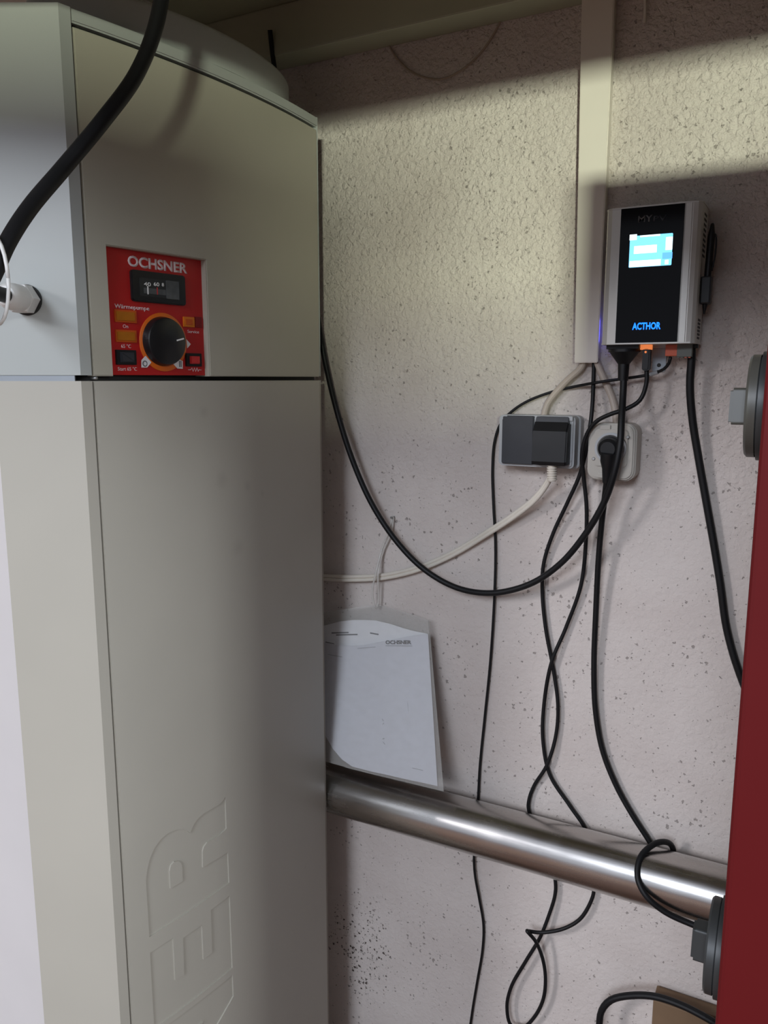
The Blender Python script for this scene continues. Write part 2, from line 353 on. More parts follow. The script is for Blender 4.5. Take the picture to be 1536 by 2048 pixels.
# elliptical lid on top
bm = bmesh.new(); rings = []
LU, LV, LRU, LRV = .239, .085, .226, .104
for dz, k in ((.4215, 1.0), (.462, 1.0), (.4665, .992), (.4695, .975), (.4705, .95)):
    rings.append([bm.verts.new((LU+LRU*k*cos(t), LV+(LRV-LRU*(1-k))*sin(t), ZG+dz)) for t in [2*pi*i/72 for i in range(72)]])
for a, b_ in zip(rings, rings[1:]):
    for i in range(72): bm.faces.new((a[i], a[(i+1) % 72], b_[(i+1) % 72], b_[i]))
bm.faces.new(rings[-1]); bm.faces.new(rings[0][::-1])
build('lid', bm, M['hood'], hp, 'auto', False)
# joint hardware glinting in the gap
build('gap_clip', lathe([(0, .002), (.014, .002)], (.004, -.001, ZG+.0005), (0, 1, 0), 10), M['steelscrew'], hp, True, False)
q0, q1 = SIDE0+SD*.008-SN_*.0012, SIDE1-SD*.001-SN_*.0012; q2, q3 = q1-SN_*.003, q0-SN_*.003
build('gap_rail', prism([q0, q1, q2, q3], lambda a, b_, d: (a, b_, d), ZG-.0035, ZG+.0045), M['tab'], hp, False, False)

nt = M['body'].node_tree; bs = nt.nodes['Principled BSDF']; src = bs.inputs['Base Color'].links[0].from_socket; acc = None
tc = nt.nodes.new('ShaderNodeTexCoord'); nz = nt.nodes.new('ShaderNodeTexNoise'); nz.inputs['Scale'].default_value = 60; nt.links.new(tc.outputs['Object'], nz.inputs['Vector'])
def mth(op, a, b_):
    n = nt.nodes.new('ShaderNodeMath'); n.operation = op
    for i, v in enumerate((a, b_)):
        if isinstance(v, (int, float)): n.inputs[i].default_value = v
        else: nt.links.new(v, n.inputs[i])
    return n.outputs[0]
for sx_, sy_, rad in ((490, 972, .013), (521, 986, .009), (405, 825, .014), (470, 1095, .02), (614, 1735, .004), (440, 960, .02)):
    u, z = fr(sx_, sy_, -.015); dn = nt.nodes.new('ShaderNodeVectorMath'); dn.operation = 'DISTANCE'; nt.links.new(tc.outputs['Object'], dn.inputs[0]); dn.inputs[1].default_value = (u, bulge(u), z)
    mr = nt.nodes.new('ShaderNodeMapRange'); mr.interpolation_type = 'SMOOTHSTEP'; nt.links.new(mth('ADD', dn.outputs['Value'], mth('MULTIPLY', nz.outputs['Fac'], rad*.6)), mr.inputs[0]); mr.inputs[1].default_value = rad*.25; mr.inputs[2].default_value = rad*1.2; mr.inputs[3].default_value = 1; mr.inputs[4].default_value = 0
    acc = mr.outputs[0] if acc is None else mth('MAXIMUM', acc, mr.outputs[0])
mx = nt.nodes.new('ShaderNodeMix'); mx.data_type = 'RGBA'; nt.links.new(mth('MULTIPLY', acc, .16), mx.inputs[0]); nt.links.new(src, mx.inputs[6]); mx.inputs[7].default_value = (.16, .13, .11, 1); nt.links.new(mx.outputs[2], bs.inputs['Base Color'])

# embossed letters running up the front panel (reading upwards: O C H S N E R)
LETTERS = []
def slab(loops, y0, y1):
    bm = bmesh.new(); es = []
    for lp in loops:
        vs = [bm.verts.new((p[0], 0, p[1])) for p in lp]
        es += [bm.edges.new((vs[i], vs[(i+1) % len(vs)])) for i in range(len(vs))]
    bmesh.ops.triangle_fill(bm, edges=es, use_beauty=True)
    us = [v.co.x for v in bm.verts]; u = min(us)+.008
    while u < max(us)-.002:
        bmesh.ops.bisect_plane(bm, geom=bm.verts[:]+bm.edges[:]+bm.faces[:], plane_co=(u, 0, 0), plane_no=(1, 0, 0)); u += .012
    ex = bmesh.ops.extrude_face_region(bm, geom=bm.faces[:])
    new = {g for g in ex['geom'] if isinstance(g, bmesh.types.BMVert)}
    for v in bm.verts: v.co.y = bulge(v.co.x) + (y0 if v in new else y1)
    bmesh.ops.recalc_face_normals(bm, faces=bm.faces[:]); return bm
def relief(name, loops, h=.0026):
    LETTERS.append(slab(loops, -.006, h))
    build(name, slab(loops, h-.0004, h+.0006), M['body'], hp, False, False)       # the sunk face of the letter
def c7(pts):
    out = []
    for x, y in pts:
        u, z = fr(200+x/3.072, 1560+y/3.072, -.015); u, z = fr(200+x/3.072, 1560+y/3.072, bulge(u)); out.append((u, z))
    return out
Rl = c7([(300,965),(278,620),(285,560),(300,490),(330,420),(370,365),(420,325),(470,305),(510,303),(540,315),(555,327),(562,305),(575,275),(600,240),(640,205),(700,170),(735,150),(772,105),(778,300),(740,335),(700,360),(660,385),(640,410),(632,440),(633,538),(787,443),(795,632)])
relief('letter_r', [Rl, c7([(432,668),(427,560),(435,525),(455,502),(480,498),(498,510),(506,540),(508,620)])])
El = c7([(303,1060),(330,1530),(815,1155),(798,710),(682,798),(690,1060),(637,1103),(627,890),(510,970),(517,1195),(462,1230),(448,968)])
relief('letter_e', [El])
zt = El[2][1]-.012; a0, a1 = El[0][0], El[2][0]
def lt(pts, zt, h): return [(a0+(a1-a0)*(1-p[1]), zt-h+h*p[0]) for p in pts]       # letter grid: x 0..1, y 0..1 (baseline 0)
def arcp(cx, cy, rx, ry, t0, t1, n=10): return [(cx+rx*cos(radians(t0+(t1-t0)*i/n)), cy+ry*sin(radians(t0+(t1-t0)*i/n))) for i in range(n+1)]
relief('letter_n', [lt([(0,0),(.28,0),(.28,.58),(.72,0),(1,0),(1,1),(.72,1),(.72,.42),(.28,1),(0,1)], zt, .142)]); zt -= .154
relief('letter_s', [lt([(0,.28),(0,.2),(.12,.04),(.3,0),(.7,0),(.9,.05),(1,.18),(1,.42),(.9,.56),(.7,.6),(.34,.62),(.3,.68),(.34,.76),(.66,.76),(.7,.7),(.98,.7),(.96,.86),(.84,.97),(.65,1),(.32,1),(.12,.95),(.02,.82),(.02,.6),(.12,.45),(.3,.4),(.66,.38),(.7,.32),(.66,.24),(.34,.24),(.28,.28)], zt, .14)]); zt -= .152
relief('letter_h', [lt([(0,0),(.28,0),(.28,.38),(.72,.38),(.72,0),(1,0),(1,1),(.72,1),(.72,.62),(.28,.62),(.28,1),(0,1)], zt, .142)]); zt -= .154
relief('letter_c', [lt(arcp(.5, .5, .5, .5, 35, 325, 24)+arcp(.5, .5, .22, .26, 325, 35, 16), zt, .15)]); zt -= .162
relief('letter_o', [lt(arcp(.5, .5, .5, .5, 0, 345, 24), zt, .155), lt(arcp(.5, .5, .23, .26, 0, 340, 18), zt, .155)])

# the lower front panel, with the letters pressed into it
pan = build('front_panel', bowed_panel(PU0, PU1, .065, ZG-.003, .0155, nu=80), M['body'], hp, False, False)
tmp = []
for bm in LETTERS:
    me = bpy.data.meshes.new('cut'); bm.to_mesh(me); bm.free(); c = link('cut', me, None); c.location = A; c.rotation_euler = (0, 0, RZ); tmp.append(c)
    md = pan.modifiers.new('letter', 'BOOLEAN'); md.operation = 'DIFFERENCE'; md.solver = 'EXACT'; md.object = c
bpy.context.view_layer.update(); dg = bpy.context.evaluated_depsgraph_get()
me = bpy.data.meshes.new_from_object(pan.evaluated_get(dg)); pan.modifiers.clear(); pan.data = me; me.name = 'front_panel'
for c in tmp: bpy.data.objects.remove(c)

# red control plate set back in the hood
def pv(u): return .0030-(u-NU0)*.078                     # the plate is set at a slight angle behind the bowed cover
bm = prism([(NU0-.004, pv(NU0-.004)), (NU1+.004, pv(NU1+.004)), (NU1+.004, .012), (NU0-.004, .012)], lambda a, b_, d: (a, b_, d), ZG+.0045, NZ+.004)
plate = build('control_plate', bm, M['redpanel'], hp, False, False)
def c2(x, y, d=0.0):
    u = .1
    for _ in range(4): u, z = fr(190+x/5.908, 470+y/5.908, pv(u)-d)
    return u, z
def uz(u, z, d): return (u, pv(u)-d, z)
def quad(name, x0, y0, x1, y1, d0, d1, m, par=plate, r=.0006, v=None, bev=0):
    a, b_ = c2(x0, y1, d1), c2(x1, y0, d1); ya, yb = c2(x0, y0, d1), c2(x1, y1, d1); a = (a[0], (a[1]+yb[1])/2); b_ = (b_[0], (b_[1]+ya[1])/2)
    return build(name, prism(rrect(a[0], b_[0], a[1], b_[1], r, 4), uz, d0, d1, bev), m, par, False, False)
def ctext(name, body, x0, y0, x1, hpx, m, bold=0.0):
    a = c2(x0, y0); b_ = c2(x1, y0); return build(name, text_bm(body, hpx/5.908*.00070, lambda p, q, d: uz(a[0]+p, a[1]+q, d+.0001), bold, b_[0]-a[0], .0002), m, plate, False, False)
ctext('lettering', 'OCHSNER', 388, 362, 1088, 112, M['pink'], .034)
ctext('lettering', 'Wärmepumpe', 230, 860, 640, 46, M['pink'], .012)
ctext('lettering', 'On', 330, 1098, 392, 40, M['pink'], .005)
ctext('lettering', '65 °C', 310, 1333, 425, 40, M['pink'], .005)
ctext('lettering', 'Start 65 °C', 270, 1602, 495, 40, M['pink'], .005)
ctext('lettering', 'Service', 1092, 1156, 1228, 36, M['pink'], .003)
# thermometer window
bz = quad('thermometer', 450, 445, 1068, 808, 0, .004, M['knob'], r=.004, bev=.0012)
quad('scale', 535, 520, 845, 735, .0038, .0044, M['disp'], plate, .0015)
quad('scale_strip', 580, 635, 835, 700, .0044, .0046, M['dispglass'], plate, .0004)
quad('shutter', 850, 545, 990, 760, .0038, .0052, M['dispglass'], plate, .001)
def dtext(body, x0, y0, x1, hpx):
    a = c2(x0, y0, .0045); b_ = c2(x1, y0, .0045); build('digits', text_bm(body, hpx/5.908*.00070, lambda p, q, d: uz(a[0]+p, a[1]+q, d+.0045), .01, b_[0]-a[0], .0002), M['tick'], plate, False, False)
dtext('40', 580, 598, 660, 42); dtext('60', 695, 600, 760, 42); dtext('8', 790, 606, 815, 38)
quad('scale_mark', 622, 605, 631, 700, .0046, .0049, M['tick'], plate, .0001); quad('scale_mark', 735, 620, 741, 705, .0046, .0049, M['rred'], plate, .0001)
for (x0, y0, x1, y1) in ((240, 885, 490, 1035), (252, 1122, 492, 1268)):
    lf = quad('indicator_lamp', x0, y0, x1, y1, 0, .0018, M['amberframe'], bev=.0004); quad('lens', x0+18, y0+22, x1-18, y1-20, .0016, .0028, M['amber'], plate, bev=.0006)
sw = quad('rocker_switch', 262, 1358, 490, 1532, 0, .003, M['blackpl'], bev=.0006); quad('rocker', 320, 1385, 470, 1505, .0028, .0062, M['anthr'], plate, bev=.0012)
lf = quad('indicator_lamp', 1055, 968, 1178, 1088, 0, .0024, M['amber2'], bev=.0005); quad('lens', 1078, 995, 1155, 1062, .0022, .0032, M['amberframe'], plate, bev=.0004)
quad('indicator_lamp', 1186, 968, 1262, 1092, 0, .002, M['dred'], bev=.0004)
sw = quad('rocker_switch', 1085, 1398, 1262, 1552, 0, .003, M['blackpl'], bev=.0006); quad('rocker', 1140, 1432, 1245, 1522, .0028, .0062, M['rred'], plate, bev=.0012)
zz = [(1100, 1592), (1130, 1592), (1142, 1570), (1157, 1612), (1172, 1570), (1187, 1612), (1202, 1570), (1217, 1612), (1226, 1592), (1252, 1596)]
def uzp(p, d): a = c2(*p); return uz(a[0], a[1], d)
build('resistor_symbol', tube([uzp(p, .0004) for p in zz], .0005, 6, smooth=False), M['pink'], plate, False, False)
# rotary selector with its orange ring and position marks
cu, cz = c2(806, 1268); KH = .0125; ax = Vector((-.080, -1, 0)).normalized()
build('selector_ring', lathe([(0, .0385), (.0010, .0385), (.0014, .0378)], (cu, pv(cu), cz), ax, 48), M['orange'], plate, 'auto', False)
ku, kz = c2(864, 1256, KH)
kb = Vector((ku, pv(ku)-KH, kz))-ax*KH
kn = build('selector_knob', lathe([(.001, .0325), (.003, .0325), (.0045, .0318), (KH-.0025, .031), (KH-.0008, .0302), (KH, .0285), (KH, .001)], kb, ax, 56), M['knob'], plate, 'auto', False)
pa = [c2(x, y, KH) for x, y in ((963, 1238), (1046, 1216), (1052, 1232), (967, 1255))]
build('pointer', prism(pa, uz, KH-.0003, KH+.0004), M['tick'], plate, False, False)
for nm, pts in (('position_mark', [(540, 1480), (588, 1428), (656, 1505), (606, 1566), (540, 1566)]), ('position_mark', [(915, 1525), (985, 1470), (1027, 1490), (1027, 1582), (965, 1578)]), ('position_mark', [(1070, 1232), (1122, 1290), (1082, 1338)])):
    pm = build(nm, prism([c2(*p) for p in pts], uz, .0011, .0017), M['print'], plate, False, False)
    if pts[0][0] == 540:
        q = c2(580, 1520); build('digit', lathe([(0, .0040), (.0003, .0040), (.0003, .0027), (0, .0027)], uz(q[0], q[1], .0017), (0, -1, 0), 24, False), M['ink'], plate, False, False)
    elif pts[0][0] == 915:
        for xx in (985, 1003):
            q = c2(xx, 1560); build('digit', box(q[0], q[0]+.0014, pv(q[0])-.0021, pv(q[0])-.0015, q[1], q[1]+.0085), M['ink'], plate, False, False)

# cable gland on the left side of the hood (local -x face)
SNW = UV*SN_.x+VV*SN_.y; SPW = A+UV*SIDE0.x+VV*SIDE0.y
def lf_(x, y):                             # pixel -> point (boiler frame) on the left side of the hood
    r = ray(x, y); P = CAM+r*((SPW-CAM).dot(SNW)/r.dot(SNW)); return Vector(((P-A).dot(UV), (P-A).dot(VV), P.z))
g0 = lf_(54, 600); GA = (SN_.x, SN_.y, 0)
gl = build('cable_gland', lathe([(0, .0182), (.003, .0182)], g0, GA, 28), M['dark'], hp, 'auto', False)
build('gland_nut', lathe([(.003, .0175), (.005, .0182), (.022, .0182), (.024, .0172)], g0, GA, 6), M['white'], gl, False, False)
build('gland_cap', lathe([(.024, .0158), (.040, .0155), (.047, .0148), (.053, .0130), (.056, .0105), (.0565, .0085)], g0, GA, 28), M['white'], gl, 'auto', False)

# thick cable from the ceiling down past the hood, back into the gland
def cl(x, y, dist):                        # point at a horizontal distance from the camera
    r = ray(x, y); return CAM + r*(dist/hypot(r.x, r.y))
gx = SNW
gw = A + UV*g0.x + VV*g0.y + Vector((0, 0, g0.z)) + gx*.05
cab = thing('mains_cable', 'thick black rubber cable hanging in front of the grey hood, tied with white strap', 'cable', cl(325, -60, .98))
CP = [cl(345, -200, 1.0), cl(330, -60, .99), cl(312, 50, .975), cl(272, 150, .96), cl(205, 242, .945), cl(125, 338, .93), cl(60, 415, .905), cl(15, 485, .88), cl(-22, 565, .86), cl(-62, 625, .845), cl(-100, 640, .84), cl(-110, 610, .845), cl(-75, 592, .87), gw+gx*.055+Vector((0, 0, .003)), gw+gx*.02, gw-gx*.004]
build('cord', tube(CP, .0083, 16), M['rubber'], cab, True)
tp = cl(-12, 560, .875)
ring = [tp + _R*(.020*cos(t)) + Vector((0, 0, 1))*(.042*sin(t)) - _FH*(.014*cos(t)) for t in [2*pi*i/24 for i in range(25)]]
build('cable_tie', tube(ring, .0018, 6, smooth=False), M['white'], cab, True)
build('tie_head', box(tp.x+.000, tp.x+.008, tp.y-.018, tp.y-.010, tp.z-.058, tp.z-.036, .001), M['white'], cab)

# ------------------------------------------------------------------ stainless pipe
PN, PZ, PR = .066, .962, .046
pp = thing('exhaust_pipe', 'long shiny stainless steel pipe running level along the wall', 'pipe', (XL+.02, -PN, PZ))
build('pipe_tube', lathe([(0, PR), (1.9, PR)], (XL+.005, -PN, PZ), (1, 0, 0), 64), M['steel'], pp, 'auto')
for x in (-.95, .3):
    bm = lathe([(0, PR+.0018), (.02, PR+.0018)], (x, -PN, PZ), (1, 0, 0), 48); bx(bm, x+.004, x+.016, -.022, .003, PZ-.006, PZ+.006)
    build('pipe_clamp', bm, M['tab'], pp, 'auto')

# ------------------------------------------------------------------ trunking
tr = thing('cable_trunking', 'cream white plastic cable trunking running down from the ceiling beside the display box', 'trunking', (-.325, -.001, 1.7745))
def trunk(x0a, x1a, x0b, x1b, y0, y1, z0, z1):
    bm = bmesh.new(); vs = bx(bm, x0a, x1a, y0, y1, z0, z1)
    for v in bm.verts:
        if v.co.z > z0+.1: v.co.x = x0b if v.co.x < (x0a+x1a)/2 else x1b
    return bm
build('base', trunk(-.339, -.3055, -.348, -.304, -.019, -.0005, 1.7745, 2.305), M['trunk'], tr)
bm = trunk(-.3405, -.304, -.3505, -.3025, -.0235, -.0165, 1.7745, 2.305); bmesh.ops.bevel(bm, geom=bm.edges[:], offset=.0012, segments=2, affect='EDGES')
build('cover', bm, M['trunk'], tr)

# ------------------------------------------------------------------ power controller with lit display
DN, DX0, DX1, DZ0, DZ1 = .076, -.2885, -.1565, 1.7995, 1.9920
dv = thing('power_controller', 'aluminium wall box with black glass front and glowing blue screen', 'controller', (-.222, -.01, DZ0))
prof = [(DX0, -.012), (DX0, -DN+.010), (DX0+.003, -DN+.0035), (DX0+.009, -DN+.001), (DX0+.0195, -DN), (DX1-.0265, -DN), (DX1-.024, -DN), (DX1-.0235, -DN+.0012), (DX1-.0225, -DN+.0012), (DX1-.022, -DN), (DX1-.014, -DN+.0006), (DX1-.0135, -DN+.002), (DX1-.0122, -DN+.002), (DX1-.0118, -DN+.0010), (DX1-.006, -DN+.003), (DX1-.0015, -DN+.007), (DX1, -DN+.013), (DX1, -.012)]
build('housing', prism(prof, lambda a, b_, d: (a, b_, d), DZ0+.002, DZ1-.002), M['alu'], dv)
prof2 = [(DX0-.0006, -.010), (DX0-.0006, -DN+.0095), (DX0+.003, -DN+.003), (DX0+.009, -DN), (DX0+.0195, -DN-.001), (DX1-.0225, -DN-.001), (DX1-.006, -DN+.002), (DX1-.001, -DN+.0065), (DX1+.0006, -DN+.0125), (DX1+.0006, -.010)]
for z0, z1 in ((DZ0, DZ0+.002), (DZ1-.002, DZ1)): build('end_plate', prism(prof2, lambda a, b_, d: (a, b_, d), z0, z1), M['alu'], dv)
build('back_plate', box(DX0+.006, DX1-.012, -.012, -.0005, DZ0-.004, DZ1-.01), M['tab'], dv)
gx0, gx1 = wl(1237, 550, DN).x, wl(1362, 550, DN).x
gp = build('glass_front', box(gx0, gx1, -DN-.0018, -DN+.001, DZ0+.0022, DZ1-.0022, .0003, 1), M['glass'], dv)
def c3(x, y, n): return wl(1140+x/3.879, 370+y/3.879, n)
def dq(name, x0, y0, x1, y1, n0, n1, m, par, r=.0006):
    a, b_ = c3(x0, y1, n0), c3(x1, y0, n0)
    return build(name, prism(rrect(a.x, b_.x, a.z, b_.z, r, 3), lambda p, q, d: (p, -d, q), n0, n1), m, par)
GN = DN+.0018
sc = dq('screen', 455, 372, 800, 642, GN, GN+.0003, M['screen'], gp, .0012)
for (x0, y0, x1, y1, mm) in ((462, 382, 520, 430, 'screenw'), (545, 380, 700, 405, 'screenw'), (495, 462, 675, 535, 'screenw'), (740, 400, 798, 505, 'screenw'), (460, 575, 705, 638, 'screenw'), (715, 520, 795, 575, 'screend'), (735, 580, 765, 615, 'screenw'), (480, 545, 690, 570, 'screen')):
    dq('screen_block', x0, y0, x1, y1, GN+.0003, GN+.0005, M[mm], gp, .0003)
def dtx(name, body, x0, y0, x1, h, m, bold):
    a = c3(x0, y0, GN); b_ = c3(x1, y0, GN); return build(name, text_bm(body, h, lambda p, q, d: (a.x+p, -GN-.0001-d, a.z+q), bold, b_.x-a.x, .0002), m, gp)
dtx('logo', 'MY', 528, 290, 640, .0090, M['logo'], .02); dtx('logo', 'PV', 645, 284, 752, .0082, M['logob'], .02)
dtx('lit_lettering', 'ACTHOR', 482, 1122, 702, .0098, M['led'], .03)
# side vents
for (n0, n1, yy0, yy1, k) in ((.030, .055, 430, 512, 9), (.030, .055, 640, 676, 6)):
    za, zb = wl(1420, yy0, .04).z, wl(1415, yy1, .04).z
    for i in range(k):
        z = za+(zb-za)*i/(k-1); build('vent_slot', box(DX1-.001, DX1+.0004, -n1, -n0, z-.0016, z+.0016), M['dark'], dv)
        if yy0 > 600 or i > 3: build('vent_slot', box(DX0-.0004, DX0+.001, -n1, -n0, z-.0016, z+.0016), M['dark'], dv)
# blue indicator light leaking from the left vents onto the trunking
for i in range(6):
    zz_ = wl(1199, 644+i*7, .02).z
    l = bpy.data.lights.new('vent_glow', 'POINT'); l.energy = .0016; l.color = (.10, .10, 1); l.shadow_soft_size = .0006
    o = bpy.data.objects.new('vent_glow', l); COL.objects.link(o); o.location = (-.3005, -.0195, zz_)
# sockets underneath
un = .043
s0 = wl(1218, 690, un); s1 = wl(1283, 690, un)
build('outlet_collar', box(s0.x, s1.x, -un-.018, -un+.018, DZ0-.006, DZ0+.001, .001), M['blackpl'], dv)
p = wl(1293, 692, un); build('network_port', box(p.x-.0075, p.x+.0075, -un-.008, -un+.008, DZ0-.007, DZ0+.001), M['ledo'], dv)
p = wl(1371, 692, un); build('terminal_block', box(p.x-.0105, p.x+.0105, -un-.008, -un+.008, DZ0-.0185, DZ0+.001, .0008), M['sockg'], dv)
for i in range(4): build('terminal_screw', box(p.x-.0095+i*.005, p.x-.0065+i*.005, -un-.0065, -un-.002, DZ0-.0198, DZ0-.018), M['socko'] if i > 1 else M['sockg'], dv)
p = wl(1318, 725, .004); bm = prism(rrect(p.x-.010, p.x+.010, p.z-.014, p.z+.026, .004), lambda a, b_, d: (a, -d, b_), .0005, .003); build('mounting_tab', bm, M['tab'], dv)
build('tab_hole', lathe([(0, .003), (.0006, .003)], (p.x, -.003, p.z-.004), (0, -1, 0), 16), M['dark'], dv)

# black pen hooked on the right side of the box
P0, P1 = wl(1424, 446, .048), wl(1420, 628, .048); px_ = DX1+.0065
st = thing('pen', 'black pen with pocket clip hung on the right side of the display box', 'pen', (px_, -.046, P1.z))
L_ = P0.z-P1.z
build('barrel', lathe([(.0, .0011), (.012, .0035), (.02, .0046), (L_-.02, .0050), (L_-.012, .0042), (L_-.002, .0026), (L_, .0016)], (px_, -.046, P1.z), (.03, 0, 1), 18), M['blackpl'], st, 'auto')
build('clip', tube([(px_+.003, -.046, P0.z-.012), (px_+.0085, -.046, P0.z-.016), (px_+.010, -.046, P0.z-.024), (px_+.009, -.046, P0.z-.05), (px_+.0065, -.046, P0.z-.065)], .0013, 8), M['blackpl'], st, True)
build('holder', box(DX1+.0005, px_+.008, -.056, -.036, P1.z+.014, P1.z+.052, .002), M['blackpl'], st)

# ------------------------------------------------------------------ double socket
SN = .045
ds = thing('double_socket', 'grey surface-mounted double socket with two black flaps', 'socket', (-.394, -.001, 1.608))
X0, X1, Z0, Z1 = -.456, -.3300, 1.6085, 1.6915
build('back_box', prism(rrect(X0-.002, X1+.003, Z0-.003, Z1, .009), lambda a, b_, d: (a, -d, b_), .0008, .020, .001), M['grey'], ds, 'auto')
build('front_frame', prism(rrect(X0, X1, Z0, Z1, .007), lambda a, b_, d: (a, -d, b_), .020, SN, .003), M['grey'], ds, 'auto')
fa, fb = wl(1004, 926, SN), wl(1069, 833, SN)
fl = build('flap', prism(rrect(fa.x, fb.x, fa.z, Z1-.001, .003), lambda a, b_, d: (a, -d, b_), SN-.004, SN+.004, .0012), M['anthr'], ds, 'auto')
for x in (fa.x-.0008, (fa.x+fb.x)/2+.028, X1-.012):
    build('hinge', box(x, x+.009, -SN-.003, -SN+.004, Z1-.0075, Z1-.0005, .001), M['grey'], ds)
ra, rb = wl(1071, 922, SN), wl(1140, 833, SN)
build('flap', prism(rrect(ra.x, rb.x, Z1-.05, Z1-.001, .003), lambda a, b_, d: (a, -d-(Z1-b_)*.28, b_), SN-.004, SN+.004, .001), M['anthr'], ds, 'auto')
build('socket_well', lathe([(0, .0215), (.0012, .0215)], ((ra.x+rb.x)/2, -SN+.0006, Z0+.042), (0, -1, 0), 32), M['blackpl'], ds, 'auto')
build('screw', lathe([(0, .0024), (.001, .002)], (rb.x+.003, -SN+.0006, Z0+.012), (0, -1, 0), 12), M['steelscrew'], ds, 'auto')

cw = thing('mains_lead', 'cream twin power cord with black angled plug leaving the double socket', 'cable', ((ra.x+rb.x)/2, -SN, Z0))
pz0 = wl(1100, 921, SN+.02).z
build('plug', prism([(SN-.002, Z0+.072), (SN+.012, Z0+.074), (SN+.022, Z0+.060), (SN+.025, Z0+.012), (SN+.022, Z0+.006), (SN-.002, Z0+.006)], lambda a, b_, d: (d, -a, b_), ra.x+.001, rb.x+.0025, .002), M['blackpl'], cw)
gx_, gz_ = wl(1104, 921, SN+.012).x, Z0+.0065
gb = lathe([(q, r) for i in range(7) for q, r in ((i*.0038, .0080), (i*.0038+.0019, .0080), (i*.0038+.0021, .006), (i*.0038+.0036, .006))], (gx_, -SN-.012, gz_), (.03, .06, -1), 16)
build('strain_relief', gb, M['cream'], cw, 'auto')
CW = [(1104, 945, SN+.010), (1097, 962, .045), (1072, 996, .032), (1030, 1030, .022), (975, 1066, .014), (905, 1108, .010), (840, 1136, .010), (770, 1153, .012), (700, 1157, .014), (630, 1154, .018), (560, 1148, .02)]
for dyp, dn in ((-3.6, .0), (3.4, .001)):
    build('strand', tube([wl(a, b_+dyp, n+dn) for a, b_, n in CW], 0.0036, 8), M['cream'], cw, True)

# ------------------------------------------------------------------ single socket
X0, X1, Z0, Z1 = -.3085, -.2375, 1.5950, 1.6820; SN1 = .044
ss = thing('single_socket', 'warm grey rounded single socket below the trunking with a black plug in it', 'socket', (-.275, -.001, 1.598))
build('back_box', prism(rrect(X0-.001, X1+.002, Z0-.002, Z1, .016), lambda a, b_, d: (a, -d, b_), .0008, SN1-.006, .001), M['beigegrey'], ss, 'auto')
build('front_frame', prism(rrect(X0, X1, Z0, Z1, .015), lambda a, b_, d: (a, -d, b_), SN1-.006, SN1, .0025), M['beigegrey'], ss, 'auto')
sc_ = wl(1222, 896, SN1)
build('centre_plate', prism(rrect(sc_.x-.0255, sc_.x+.0255, sc_.z-.029, sc_.z+.029, .007), lambda a, b_, d: (a, -d, b_), SN1-.001, SN1+.003, .001), M['beigegrey'], ss, 'auto')
build('socket_rim', lathe([(0, .0240), (.0055, .0240), (.0055, .0205), (.0032, .0205)], (sc_.x, -SN1, sc_.z), (0, -1, 0), 40, False), M['grey'], ss, 'auto')
build('socket_well', lathe([(0, .0195), (.0034, .0195)], (sc_.x, -SN1, sc_.z), (0, -1, 0), 40), M['dark'], ss, 'auto')
for x, y in ((1256, 874), (1188, 917)):
    p = wl(x, y, SN1); build('screw', lathe([(0, .0028), (.004, .0026), (.0044, .002)], (p.x, -SN1, p.z), (0, -1, 0), 14), M['steelscrew'], ss, 'auto')
p = wl(1206, 852, SN1); build('hinge', box(p.x-.004, p.x+.012, -SN1-.0025, -SN1+.001, Z1-.010, Z1-.003, .001), M['beigegrey'], ss)
p = wl(1200, 946, SN1); build('latch', box(p.x-.003, p.x+.010, -SN1-.002, -SN1+.001, Z0+.002, Z0+.010, .001), M['beigegrey'], ss)

pc = thing('supply_cord', 'black plug and cord from the single socket down over the steel pipe', 'cable', (sc_.x, -SN1, sc_.z))
bm = lathe([(.0, .0172), (.010, .0172), (.018, .0155), (.022, .011)], (sc_.x, -SN1-.002, sc_.z), (0, -1, 0), 32)
build('plug_head', bm, M['blackpl'], pc, 'auto')
q0 = wl(1218, 905, SN1+.02); q1 = wl(1213, 965, SN1+.012)
d_ = (q1-q0); build('plug_sleeve', lathe([(0, .0125), (.014, .0120), (.026, .0085), (d_.length, .0062)], q0, d_, 20), M['blackpl'], pc, 'auto')
E1 = [(1214, 955, SN1+.014), (1210, 990, .048), (1203, 1050, .040), (1197, 1120, .03), (1192, 1220, .02), (1188, 1330, .014), (1191, 1420, .012), (1205, 1500, .010), (1232, 1570, .010), (1265, 1630, .010)]
pts = [wl(*q) for q in E1] + [wl(1296, 1678, .010)]
b0 = wl(1303, 1690, .011); pts += [b0, b0+Vector((.012, -.000, -.022)), b0+Vector((.026, -.001, -.026)), b0+Vector((.035, -.003, -.004))]
top = PZ+PR+.007
pts += [Vector((b0.x+.030, -PN+.028, top-.004)), Vector((b0.x+.014, -PN+.006, top+.003)), Vector((b0.x-.004, -PN-.022, top-.010)), Vector((b0.x-.004, -PN-.043, top-.032)), Vector((b0.x+.010, -PN-.054, PZ+.002)), Vector((b0.x+.038, -PN-.052, PZ-.018)), Vector((b0.x+.075, -PN-.046, PZ-.030)), Vector((b0.x+.12, -PN-.045, PZ-.034)), Vector((b0.x+.22, -PN-.05, PZ-.045))]
build('cord', tube(pts, .0047, 12, .005), M['rubber'], pc, True)

